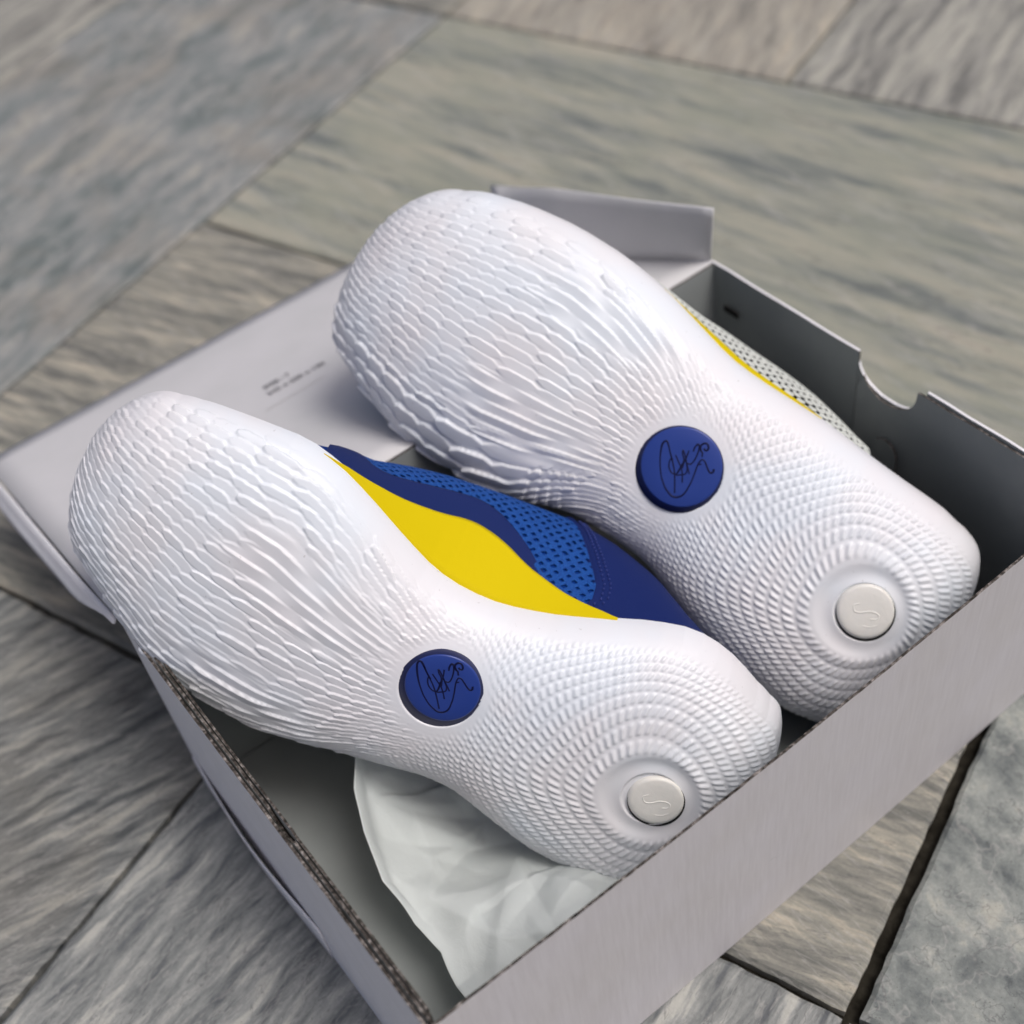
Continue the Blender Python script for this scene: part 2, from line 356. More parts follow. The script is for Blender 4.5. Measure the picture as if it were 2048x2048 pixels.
# front wall, slightly bowed, worn cut edge along its top
def wavy(a, b, n, amp, z0=None):
    out = []
    for i in range(n + 1):
        t = i / n
        p = Vector(a).lerp(Vector(b), t)
        if 0 < i < n: p.z += random.uniform(-amp, amp)
        out.append(p)
    return out
top = wavy((BW, 0, BH), (0, 0, BH), 60, .00025)
for p in top:
    p.y += -.0022 * math.sin(math.pi * p.x / BW)
bot = [Vector((0, 0, .0004)) + Vector((BW * i / 20, -.0012 * math.sin(math.pi * i / 20), 0)) for i in range(21)]
def strip_wall(name, bot, top_rev, thick_vec, mats, parent=box):
    """curved board between a bottom and a top polyline (same count after resampling)"""
    topl = list(reversed(top_rev))
    n = len(topl)
    def samp(pl, t):
        f = t * (len(pl) - 1); i = min(int(f), len(pl) - 2); return pl[i].lerp(pl[i + 1], f - i)
    V = []; F = []; mi = []
    rows = 5
    tv = Vector(thick_vec)
    for i in range(n):
        t = i / (n - 1)
        a = samp(bot, t); b = topl[i]
        for r in range(rows): V.append(a.lerp(b, r / (rows - 1)))
        for r in range(rows): V.append(a.lerp(b, r / (rows - 1)) + tv)
    W = rows * 2
    for i in range(n - 1):
        for r in range(rows - 1):
            q = i * W + r
            F.append([q, q + W, q + W + 1, q + 1]); mi.append(0)
            q += rows
            F.append([q, q + 1, q + W + 1, q + W]); mi.append(2)
        q = i * W + rows - 1
        F.append([q, q + W, q + W + rows, q + rows]); mi.append(1)
    for i in (0, n - 1):
        for r in range(rows - 1):
            q = i * W + r
            F.append([q, q + 1, q + rows + 1, q + rows]); mi.append(1)
    me = bpy.data.meshes.new(name); me.from_pydata([tuple(p) for p in V], [], F); me.update()
    o = obj(name, me, mats)
    me.polygons.foreach_set('material_index', mi)
    bm = bmesh.new(); bm.from_mesh(me); bmesh.ops.recalc_face_normals(bm, faces=bm.faces); bm.to_mesh(me); bm.free()
    return inbox(o) if parent is box else o
strip_wall('box_wall', bot, top, (0, .0011, 0), [front_m, flute, inner])
# back wall
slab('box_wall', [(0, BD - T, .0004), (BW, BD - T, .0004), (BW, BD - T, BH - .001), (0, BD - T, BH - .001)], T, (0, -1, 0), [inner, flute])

def notch(yc, r, depth, n=14):
    return [(yc + r * math.cos(math.pi * i / n), -depth * math.sin(math.pi * i / n) ** .8) for i in range(n + 1)]
# left wall: outer board and two folded-in layers with worn, stepped tops
def side_board(name, x, thick, y0, y1, z0, prof, mats, sgn, jit=.0003):
    """board in the plane x; prof = list of (y, z) along the top from y1 to y0"""
    out = [(x, y0, z0), (x, y1, z0)] + [(x, y, z + random.uniform(-jit, jit)) for y, z in prof]
    return slab(name, out, thick, (sgn, 0, 0), mats)
def line(y1, y0, z, n=16): return [(y1 + (y0 - y1) * i / n, z) for i in range(n + 1)]
side_board('box_wall', 0.0, .0012, 0.0002, BD, .0004, line(BD, 0.0002, BH), [card, flute], -1)
lp = line(BD - .003, .1075, BH - .0006, 9) + [(.106, BH - .004), (.098, BH - .008), (.0905, BH - .005), (.0885, BH - .0002)] + line(.087, .003, BH + .0002, 8)
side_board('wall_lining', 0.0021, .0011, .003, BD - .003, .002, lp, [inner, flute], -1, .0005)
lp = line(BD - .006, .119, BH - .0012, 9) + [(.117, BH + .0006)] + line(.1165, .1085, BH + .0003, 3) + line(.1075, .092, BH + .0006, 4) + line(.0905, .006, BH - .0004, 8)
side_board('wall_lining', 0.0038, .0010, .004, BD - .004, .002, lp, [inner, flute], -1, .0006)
# a loose outer ply that has bulged off the left wall
V = []; F = []; K = 24
for i in range(K + 1):
    t = i / K; y = .108 + (.224 - .108) * t
    bl = .0030 * math.sin(math.pi * min(1, t * 1.02)) ** 1.3
    for r, zz in enumerate((.001, .010, .019, .027)):
        q = r / 3
        V.append((-.0008 - bl * (0.55 + .45 * q), y, zz))
for i in range(K):
    for r in range(3):
        a = i * 4 + r; F.append([a, a + 1, a + 5, a + 4])
me = bpy.data.meshes.new('loose_ply'); me.from_pydata(V, [], F)
o = inbox(obj('loose_ply', me, card, smooth=True)); md = o.modifiers.new('s', 'SOLIDIFY'); md.thickness = .0006
# right wall with thumb notch, folded-in lining and locking tab
nt = [(y, BH + dz) for y, dz in notch(.1085, .0205, .0185)]
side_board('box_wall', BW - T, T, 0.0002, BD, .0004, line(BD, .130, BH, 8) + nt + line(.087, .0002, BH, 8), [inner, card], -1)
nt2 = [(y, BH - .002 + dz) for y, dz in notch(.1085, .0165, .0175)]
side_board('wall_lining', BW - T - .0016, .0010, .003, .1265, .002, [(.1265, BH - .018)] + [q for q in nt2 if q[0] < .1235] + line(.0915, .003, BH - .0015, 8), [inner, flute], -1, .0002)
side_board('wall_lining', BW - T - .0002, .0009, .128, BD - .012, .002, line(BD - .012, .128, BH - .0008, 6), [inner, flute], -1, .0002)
# rounded locking tab
pts = [(.1125, .058), (.0975, .058)] + [(.105 + .0075 * math.cos(a), .080 + .0085 * math.sin(a)) for a in np.linspace(0, math.pi, 12)]
pts = [(.0975, .058)] + [(.105 - .0075 * math.cos(a), .080 + .0085 * math.sin(a)) for a in np.linspace(0, math.pi, 12)] + [(.1125, .058)]
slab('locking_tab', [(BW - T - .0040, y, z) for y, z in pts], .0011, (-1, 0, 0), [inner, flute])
slab('corner_slot', [(BW - T - .0024, y, z) for y, z in ((.206, .1035), (.2165, .1035), (.2165, .1075), (.206, .1075))], .0004, (-1, 0, 0), [mat('slot_dark', (.01, .01, .01, 1), .9), flute])

# lid: hinged on the back wall, sloping down behind the box and standing on its tuck flap
LY, LZ = .4545, .060
hinge = Vector((0, BD, BH)); far = Vector((0, LY, LZ)); ld = (far - hinge).normalized(); lnorm = Vector((0, -ld.z, ld.y))
def lidp(x, s, up=0.0): return Vector((x, 0, 0)) + hinge + ld * s + lnorm * up
LL = (far - hinge).length
V = []; F = []; nx, ns = 24, 16
for i in range(nx + 1):
    for j in range(ns + 1):
        x = BW * i / nx; s = LL * j / ns
        V.append(lidp(x, s, .0018 * math.sin(math.pi * s / LL) * math.sin(math.pi * i / nx) - .0012 * sm(.88, 1, s / LL)))
F = [[i * (ns + 1) + j, (i + 1) * (ns + 1) + j, (i + 1) * (ns + 1) + j + 1, i * (ns + 1) + j + 1] for i in range(nx) for j in range(ns)]
me = bpy.data.meshes.new('lid'); me.from_pydata([tuple(p) for p in V], [], F)
lid = inbox(obj('lid', me, lid_m, smooth=True))
md = lid.modifiers.new('s', 'SOLIDIFY'); md.thickness = .0014; md.offset = -1
def inlid(o):
    o.parent = lid; return o
slab('tuck_flap', [lidp(0.002, LL + .0008, -.002), lidp(BW - .002, LL + .0008, -.002), Vector((BW - .006, LY + .007, .001)), Vector((.006, LY + .007, .001))], .0013, (0, 1, .1), [card, flute], lid)
# left side flap hanging off the lid's edge
V = []; F = []
for i in range(21):
    s = LL * (.02 + .97 * i / 20); hang = sm(0, .25, i / 20) * .75 + .25
    w_ = .0006 * math.sin(i * .35)
    for q, (ox, oz) in enumerate(((-.0012, -.0006), (-.0030 + w_ * .3, -.006), (-.0056 + w_, -.0105 + w_ * .4), (-.0068 + w_, -.012))):
        p = lidp(0, s); V.append((ox * hang, p.y, p.z + oz * hang))
F = [[i * 4 + r, i * 4 + r + 1, i * 4 + r + 5, i * 4 + r + 4] for i in range(20) for r in range(3)]
me = bpy.data.meshes.new('side_flap'); me.from_pydata(V, [], F)
o = inlid(obj('side_flap', me, card, smooth=True)); md = o.modifiers.new('s', 'SOLIDIFY'); md.thickness = .0013
# right side flap standing up, leaning in over the lid; its far end curls back
base = [Vector((.3415, .2290, .1285)), Vector((.3250, .2720, .1150)), Vector((.3060, .3110, .1040)), Vector((.2880, .3480, .0930))]
topv = [Vector((.3371, .2219, .1650)), Vector((.3240, .2660, .1560)), Vector((.3120, .3200, .1440)), Vector((.3085, .3790, .1190))]
def poly(pl, t):
    f = t * (len(pl) - 1); i = min(int(f), len(pl) - 2); return pl[i].lerp(pl[i + 1], f - i)
V = []; F = []; n1, n2 = 20, 6
for i in range(n1 + 1):
    t = i / n1
    for j in range(n2 + 1):
        q = j / n2
        p = poly(base, t).lerp(poly(topv, t), q)
        curl = sm(.72, 1, t) * q * q
        V.append(tuple(p + Vector((.006 * curl, .004 * curl, -.004 * curl))))
F = [[i * 7 + j, (i + 1) * 7 + j, (i + 1) * 7 + j + 1, i * 7 + j + 1] for i in range(n1) for j in range(n2)]
me = bpy.data.meshes.new('side_flap'); me.from_pydata(V, [], F)
o = inlid(obj('side_flap', me, lid_m, smooth=True)); md = o.modifiers.new('s', 'SOLIDIFY'); md.thickness = .0013

# print on the lid
rot = Matrix(((1, 0, 0), (0, ld.y, lnorm.y), (0, ld.z, lnorm.z))).to_4x4()
def text(body, x, s, size, name='printed_text'):
    cu = bpy.data.curves.new(name, 'FONT'); cu.body = body; cu.size = size; cu.extrude = .00004; cu.space_character = 1.0; cu.offset = .00008
    to = bpy.data.objects.new(name, cu); C.objects.link(to); to.matrix_world = Matrix.Translation(lidp(x, s, .0023)) @ rot
    dg = bpy.context.evaluated_depsgraph_get(); me = bpy.data.meshes.new_from_object(to.evaluated_get(dg))
    mw = to.matrix_world.copy(); bpy.data.objects.remove(to)
    me.transform(mw)
    return inlid(obj(name, me, print_m))
text('SIZE : 7', .1345, .1290, .0052)
text('342 x 230 x 130', .1325, .1195, .0054)
slab('printed_rule', [lidp(.1238, .1048, .0022), lidp(.160, .1062, .0022), lidp(.160, .1066, .0022), lidp(.1238, .1052, .0022)], .00003, lnorm, [rule_m, rule_m], lid)

# ------------------------------------------------------------------ tissue paper
tis_m = mat('tissue_paper', lin(236, 241, 240), 0.7, 0.25)
n, l, b = nodes(tis_m)
tr = n.new('ShaderNodeBsdfTranslucent'); tr.inputs[0].default_value = lin(236, 241, 240)
ms = n.new('ShaderNodeMixShader'); ms.inputs[0].default_value = .4
out = n['Material Output']
l.new(b.outputs[0], ms.inputs[1]); l.new(tr.outputs[0], ms.inputs[2]); l.new(ms.outputs[0], out.inputs[0])
v = tex_coord(tis_m)
bump(tis_m, noise(tis_m, v, 120, 5, 0.65, 1.5), 0.25, 0.002)
# left outline of the sheet (y, x, z) from the front wall to under the shoe
edge = [(.008, .040, .030), (.030, .028, .020), (.047, .029, .010), (.062, .031, .012), (.078, .026, .016), (.098, .024, .026), (.116, .029, .036), (.132, .036, .042), (.150, .050, .048), (.172, .064, .050)]
ey, ex, ez = [np.array(c) for c in zip(*edge)]
ny_, nx_ = 200, 220
yy = np.linspace(.006, .172, ny_); tt = np.linspace(0, 1, nx_)
Yg, Tg = np.meshgrid(yy, tt, indexing='ij')
x_l = np.interp(yy, ey, ex)[:, None]
Xg = x_l + (.205 - x_l) * Tg
def fold(X, Y, seed, k=26, amp=1.0):
    """sharp random creases: sum of folded (triangular) planes"""
    g = np.random.default_rng(seed); H = np.zeros_like(X)
    for _ in range(k):
        a = g.uniform(0, 2 * np.pi); px, py = g.uniform(.02, .2), g.uniform(.0, .18)
        d = (X - px) * np.cos(a) + (Y - py) * np.sin(a)
        wdt = g.uniform(.010, .040)
        H += g.uniform(-1, 1) * np.maximum(0, 1 - np.abs(d) / wdt) * wdt
    return H * amp
base_z = np.interp(yy, ey, ez)[:, None]
u = (Xg - x_l)
from mathutils.geometry import delaunay_2d_cdt
def facets(X, Y, seed, count, amp_):
    """piecewise planar crumple: random heights over a Delaunay net, evaluated on the sheet's grid"""
    g = np.random.default_rng(seed)
    pts = np.concatenate([g.uniform((-.03, -.03), (.25, .22), (count, 2)), [(-.04, -.04), (.26, -.04), (.26, .23), (-.04, .23)]])
    co, _, fs, *_r = delaunay_2d_cdt([Vector(p) for p in pts], [], [], 0, 1e-6)
    co = np.array([tuple(c) for c in co]); hz = g.uniform(-1, 1, len(co)) * amp_
    H = np.zeros_like(X)
    for f in fs:
        (x0, y0), (x1, y1), (x2, y2) = co[f[0]], co[f[1]], co[f[2]]
        dt = (y1 - y2) * (x0 - x2) + (x2 - x1) * (y0 - y2)
        if abs(dt) < 1e-12: continue
        w0 = ((y1 - y2) * (X - x2) + (x2 - x1) * (Y - y2)) / dt
        w1 = ((y2 - y0) * (X - x2) + (x0 - x2) * (Y - y2)) / dt
        k = (w0 >= -1e-9) & (w1 >= -1e-9) & (w0 + w1 <= 1 + 1e-9)
        H[k] = (w0 * hz[f[0]] + w1 * hz[f[1]] + (1 - w0 - w1) * hz[f[2]])[k]
    return H
Zg = base_z * np.exp(-u / .020) + .022
Zg += (facets(Xg, Yg, 3, 38, .018) + facets(Xg, Yg, 8, 140, .0070) + facets(Xg, Yg, 12, 520, .0021) + .0010 * np.sin(Xg * 210 + 30 * Yg + 5 * np.sin(Yg * 60)) * np.sin(Yg * 40 + 2) ** 2) * (.25 + .75 * sm(.0, .024, u))
Zg += .020 * np.exp(-((Xg - .080) / .034) ** 2 - ((Yg - .050) / .03) ** 2)
Zg += .040 * sm(.030, .006, Yg) * sm(.0, .02, u)            # climbs the front wall
Zg = np.maximum(Zg, .003 + .15 * np.abs(Zg))
Zg = np.clip(Zg, .003, .085)
# flap: the sheet's left margin is turned back over itself
turn = sm(.012, 0, u) * sm(.05, .09, Yg)
Xg2 = Xg + turn * .006
V = np.stack([Xg2, Yg, Zg], -1).reshape(-1, 3)
tp = obj('tissue_paper', np_mesh('tissue_paper', V, grid_faces(ny_, nx_)), tis_m)
md = tp.modifiers.new('s', 'SOLIDIFY'); md.thickness = .0001
tag(tp, 'crumpled pale green tissue paper lying in the box under the shoes', 'tissue paper')

# ------------------------------------------------------------------ shoes
foam = mat('white_foam', lin(236, 236, 238), 0.42, 0.5)
n, l, b = nodes(foam)
v = tex_coord(foam)
l.new(mix(foam, 0.6, ramp(foam, noise(foam, v, 14, 3), [(0.36, lin(229, 227, 230)), (0.50, lin(228, 229, 233)), (0.64, lin(225, 231, 238))]),
      ramp(foam, noise(foam, v, 430, 3, 0.5), [(0.70, (1, 1, 1, 1)), (0.76, (.66, .64, .62, 1))]), 'MULTIPLY'), b.inputs['Base Color'])
bump(foam, noise(foam, v, 1500, 2), 0.06, 0.0003)
blue_rubber = mat('blue_rubber', lin(38, 62, 138), 0.34, 0.5)
navy_rubber = mat('navy_rubber', lin(22, 30, 74), 0.4, 0.5)
ink = mat('navy_ink', lin(16, 20, 60), 0.4, 0.3)
clear = mat('milky_rubber', lin(236, 234, 228), 0.36, 0.5)
v = tex_coord(clear); bump(clear, noise(clear, v, 300, 4), 0.3, 0.0006)
nodes(clear)[2].inputs['Subsurface Weight'].default_value = .15
nodes(clear)[2].inputs['Subsurface Radius'].default_value = (.004, .0035, .003)
dark_gap = mat('dark_gap', (.02, .02, .02, 1), .9, .1)
yellow = mat('yellow_synthetic', lin(210, 187, 1), 0.7, 0.12)
v = tex_coord(yellow); bump(yellow, noise(yellow, v, 1400, 3), 0.15, 0.0004)
navy = mat('navy_synthetic', lin(22, 38, 92), 0.65, 0.15)
v = tex_coord(navy); bump(navy, noise(navy, v, 1600, 3), 0.2, 0.0004)
deep = mat('deep_blue_textile', lin(14, 33, 92), 0.75, 0.2)
v = tex_coord(deep); bump(deep, noise(deep, v, 1200, 3), 0.3, 0.0006)
royal = mat('royal_blue_knit', lin(24, 84, 176), 0.7, 0.25)
n, l, b = nodes(royal); v = tex_coord(royal, (1, 1, 1))
f_ = noise(royal, v, 1100, 4, 0.7, 1.5)
l.new(ramp(royal, f_, [(0.3, lin(10, 52, 124)), (0.6, lin(20, 80, 160)), (0.8, lin(44, 106, 184))]), b.inputs['Base Color']); bump(royal, f_, 0.6, 0.0008)
liner = mat('dark_blue_liner', lin(10, 50, 124), 0.85, 0.1)
whiteknit = mat('white_knit', lin(214, 218, 212), 0.75, 0.2)
v = tex_coord(whiteknit); bump(whiteknit, noise(whiteknit, v, 1300, 3), 0.5, 0.0006)
darkliner = mat('charcoal_liner', lin(30, 38, 40), 0.85, 0.1)
thread = mat('blue_thread', lin(54, 66, 130), 0.6, 0.2)

def arr(d, k, x):
    return np.interp(x, np.linspace(0, 1, len(d[k])), d[k])
def zc(t): return -.020 * np.clip((t - .66) / .34, 0, 1) ** 2 - .004 * np.clip((.12 - t) / .12, 0, 1) ** 2
def hs(t): return np.interp(t, [0, .15, .45, .7, 1], [.031, .030, .027, .027, .024])

def sole_surface(d, X, phi):
    L = d['L']; t = X / L
    R0, R1 = .032, .036
    nl = np.interp(t, *d['nl']); nr = np.interp(t, *d['nr'])
    n = np.where(phi[None] >= 0, nl[:, None], nr[:, None])
    e = np.maximum(np.clip((R0 - X) / R0, 0, 1), np.clip((X - (L - R1)) / R1, 0, 1))
    ed = 1 - np.clip(1 - e ** 2.2, 0, 1) ** (1 / 2.2)
    H = hs(t); yl, yr = arr(d, 'yl', t), arr(d, 'yr', t); c = (yl + yr) / 2; W = (yl - yr) / 2
    sy = np.sign(np.sin(phi))[None] * np.abs(np.sin(phi))[None] ** (2 / n); sz = np.abs(np.cos(phi))[None] ** (2 / n)
    e3 = np.clip((X - (L - .036)) / .036, 0, 1); e4 = np.clip((.034 - X) / .034, 0, 1)
    W = W * np.maximum(np.sqrt(np.clip(1 - e3 ** 2.1, 0, 1)), .06) * np.maximum(np.sqrt(np.clip(1 - .90 * e4 ** 2.4, 0, 1)), .10)
    Y = c[:, None] + W[:, None] * sy
    Z = (zc(t) - H)[:, None] + (H * (1 - ed))[:, None] * sz
    return np.stack([np.repeat(X[:, None], len(phi), 1), Y, Z], -1)

def cellnoise(i, j=0):
    return np.modf(np.abs(np.sin(i * 12.9898 + j * 78.233) * 43758.5453))[0]

def relief(d, Xa, Ya, V, W, phi, side):
    """tread height (m): fine slanted strokes in rings round the heel plug, scales and feathers over the forefoot"""
    L = d['L']; xb, yb = d['btn']; xd, yd = d['badge']; RD = d['RD']; RB = d['RB']
    # ---- heel rings
    dx, dy = Xa - xb, Ya - yb
    wob = .0016 * np.sin(Xa * 95 + Ya * 40) + .0012 * np.sin(Ya * 130 - Xa * 60)
    r = np.sqrt((dx * np.where(dx > 0, .86, 1.0)) ** 2 + dy ** 2) + wob
    th = np.arctan2(dy, dx)
    rr = np.linspace(.012, .20, 800); pit = np.clip(.0074 * np.exp(-(rr - .022) / .050), .0027, .0074)
    g = np.concatenate([[0], np.cumsum((rr[1] - rr[0]) / pit[:-1])])
    T = np.interp(r, rr, g); row = np.floor(T); a = T - row - .5
    rrow = np.interp(row + .5, g, rr)
    ps = np.interp(rrow, [.02, .05, .09], [.0034, .0031, .0026])
    N = np.round(2 * np.pi * rrow / ps)
    S = th / (2 * np.pi) * N + .5 * (row % 2) + .85 * a + .25 * cellnoise(row)
    bb = S - np.floor(S) - .5
    win = sm(.46, .22, np.abs(a))
    prof = (.5 + .5 * np.cos(2 * np.pi * bb)) ** 1.5
    skew = .5 + .5 * np.cos(2 * np.pi * (bb - .12 * np.sign(bb)))
    amp = np.interp(r, [.018, .022, .05, .09, .12], [0, .00074, .00070, .00052, .00042])
    hh = amp * win * (.8 * prof + .2 * skew) * (.75 + .5 * cellnoise(row, np.floor(S)))
    # broad dish-and-ridge rings round the plug
    hh += .0008 * np.exp(-((r - .0205) / .004) ** 2)
    # ---- forefoot scales: rows stream out of the waist, swell round the ball and close up at the toe
    wx = .0020 * np.sin(Xa * 41 + Ya * 25) + .0010 * np.sin(Ya * 97 + 1.3 - Xa * 47)
    tX = np.clip((Xa - xd) / (L - xd), 0, 1)
    lat = V / np.maximum(W, .01)
    Wf = np.interp(Xa, [0, xd - .04, xd - .01, xd + .012, xd + .035, xd + .060, .225, .255, .285, L + .03],
                   [.024, .024, .025, .029, .040, .050, .056, .055, .048, .034])
    for _ in range(3):                                   # soften the kinks
        Wf[1:-1] = (Wf[:-2] + Wf[1:-1] * 2 + Wf[2:]) / 4
    sw = side * .006 * np.sin(np.pi * tX)
    big = d['flank'] * sm(.50, .62, Xa / L)
    q = (V + .7 * wx + sw) / Wf
    q0 = .80
    q = np.where(q > q0, q0 + (q - q0) * (1 - .50 * big), q)      # larger scales on the flank facing the lid
    Tn = q * 12.5
    row = np.floor(Tn); a = Tn - row - .5
    xs = np.linspace(-.03, L + .06, 900)
    cl = np.interp(xs, [0, xd, xd + .016, xd + .032, xd + .058, .235, .260, .285, L, L + .06], [.0040, .0044, .0056, .0088, .0165, .0180, .0120, .0078, .0064, .0060])
    Fx = np.concatenate([[0], np.cumsum((xs[1] - xs[0]) / cl[:-1])])
    rf = (.84 + .32 * cellnoise(row, 3.0)) * np.where(q > q0, 1 - .20 * big, 1.0)
    S = np.interp(Xa + wx * .6 + .010 * lat * lat, xs, Fx) * rf + .5 * (row % 2) + .45 * (cellnoise(row) - .5)
    cell = np.floor(S); bb = S - cell - .5
    cn = cellnoise(row, cell)
    hexd = np.maximum(np.abs(a) * 2, np.abs(a) * 1.05 + np.abs(bb) * 1.45)
    body = sm(1.0, .84, hexd)
    tilt = (.5 - a) * .74 + (.5 + bb) * .44            # each scale leans like a shingle, thick edge uppermost
    hf = (.28 + .78 * cn) * body * (.08 + .98 * tilt)
    # long sweeping feathers on the ball and along both edges of the forefoot
    ball = np.exp(-((Xa - .205) / .040) ** 2) * (np.exp(-((V - side * .020) / .017) ** 2) + .9 * np.exp(-((V + side * .036) / .013) ** 2))
    ball = sm(.25, .60, ball + .08 * np.sin(Tn * 2.1))
    Tl = q * 10.0 + .35
    rl = np.floor(Tl); al = Tl - rl - .5
    sl = Xa / .050 + cellnoise(rl, 7.0); cl2 = np.floor(sl); bl = sl - cl2 - .5
    hl = sm(.5, .40, np.abs(al)) * (.04 + 1.1 * (.5 - al)) * sm(.5, .25, np.abs(bl)) * (.6 + .5 * cellnoise(rl, cl2))
    af = np.interp(np.abs(lat), [0, .5, .8, 1.0, 1.5], [.00085, .00105, .00140, .00170, .00190])
    af = af * np.where(q > q0 - .1, 1 + .6 * big, 1.0) * np.sqrt(np.clip(Wf / .045, .3, 1.3))
    af *= np.interp(Xa, [xd - .02, xd + .010, xd + .030, .22, .265, L, L + .04], [.00, .75, 1.0, 1.0, .80, .85, .8])
    hf = af * (hf * (1 - ball) + 1.15 * ball * hl)
    # ---- blend
    w = sm(xd + .012, xd - .018, Xa + .010 * np.sin(Ya * 60))
    # the rings run further forward along both flanks
    h = hh * w + hf * (1 - w)
    # smooth aprons round badge and plug, smooth lower side walls
    rd = np.hypot(Xa - xd, Ya - yd)
    h *= sm(RD + .0012, RD + .0085, rd)
    rbt = np.hypot(Xa - xb, Ya - yb)
    h *= sm(RB + .004, RB + .0095, rbt)
    lo = np.interp(Xa, [0, .05, .12, .18, .24, L], [1.15, 1.15, 1.02, 1.06, 1.25, 1.45])
    lo = np.where(V < 0, lo * d['fadeR'], lo * d['fadeL'])
    h *= sm(lo + .12, lo - .10, np.abs(phi))
    # wells for badge and plug
    h -= .0030 * sm(RD - .0002, RD - .0008, rd)
    h -= .0014 * sm(RB + .0008, RB + .0002, rbt)
    h -= .0009 * np.exp(-((rbt - RB - .004) / .004) ** 2)
    return h

def tube(paths, rad, lift, pf, flat=.5, seg=6):
    """thin raised strokes from 2-D paths; pf maps (x, y, z) -> vector"""
    V = []; F = []
    for pts in paths:
        P = np.array(pts, float)
        # Catmull-Rom smoothing
        Q = []
        for i in range(len(P) - 1):
            p0, p1, p2, p3 = P[max(i - 1, 0)], P[i], P[i + 1], P[min(i + 2, len(P) - 1)]
            for k in range(4):
                t = k / 4
                Q.append(.5 * ((2 * p1) + (-p0 + p2) * t + (2 * p0 - 5 * p1 + 4 * p2 - p3) * t * t + (-p0 + 3 * p1 - 3 * p2 + p3) * t ** 3))
        Q.append(P[-1]); Q = np.array(Q)
        tg = np.gradient(Q, axis=0); tg /= np.linalg.norm(tg, axis=1)[:, None] + 1e-12
        nn = np.stack([-tg[:, 1], tg[:, 0]], 1)
        b0 = len(V)
        for q, m_ in zip(Q, nn):
            for s in range(seg):
                an = 2 * math.pi * s / seg
                V.append(pf(q[0] + m_[0] * rad * math.cos(an), q[1] + m_[1] * rad * math.cos(an), lift + rad * flat * math.sin(an)))
        for i in range(len(Q) - 1):
            for s in range(seg):
                a = b0 + i * seg + s; b = b0 + i * seg + (s + 1) % seg
                F.append((a, b, b + seg, a + seg))
    me = bpy.data.meshes.new('stroke'); me.from_pydata([tuple(p) for p in V], [], F)
    me.polygons.foreach_set('use_smooth', [True] * len(F))
    return me

def puck(prof, pf, cx, cy, seg=80):
    """closed stack of rings (radius, height, dx, dy)"""
    V = []; F = []
    for r, z, ox, oy in prof:
        for s in range(seg):
            an = 2 * math.pi * s / seg
            q = 1 + .006 * math.sin(3 * an + .7)
            V.append(tuple(pf(cx + ox + r * q * math.cos(an), cy + oy + r * q * math.sin(an), z)))
    k = len(prof)
    for i in range(k - 1):
        for s in range(seg):
            a = i * seg + s; b = i * seg + (s + 1) % seg
            F.append((a, b, b + seg, a + seg))
    F.append(tuple(range((k - 1) * seg, k * seg)))
    me = bpy.data.meshes.new('puck'); me.from_pydata(V, [], F)
    me.polygons.foreach_set('use_smooth', [True] * len(F))
    return me

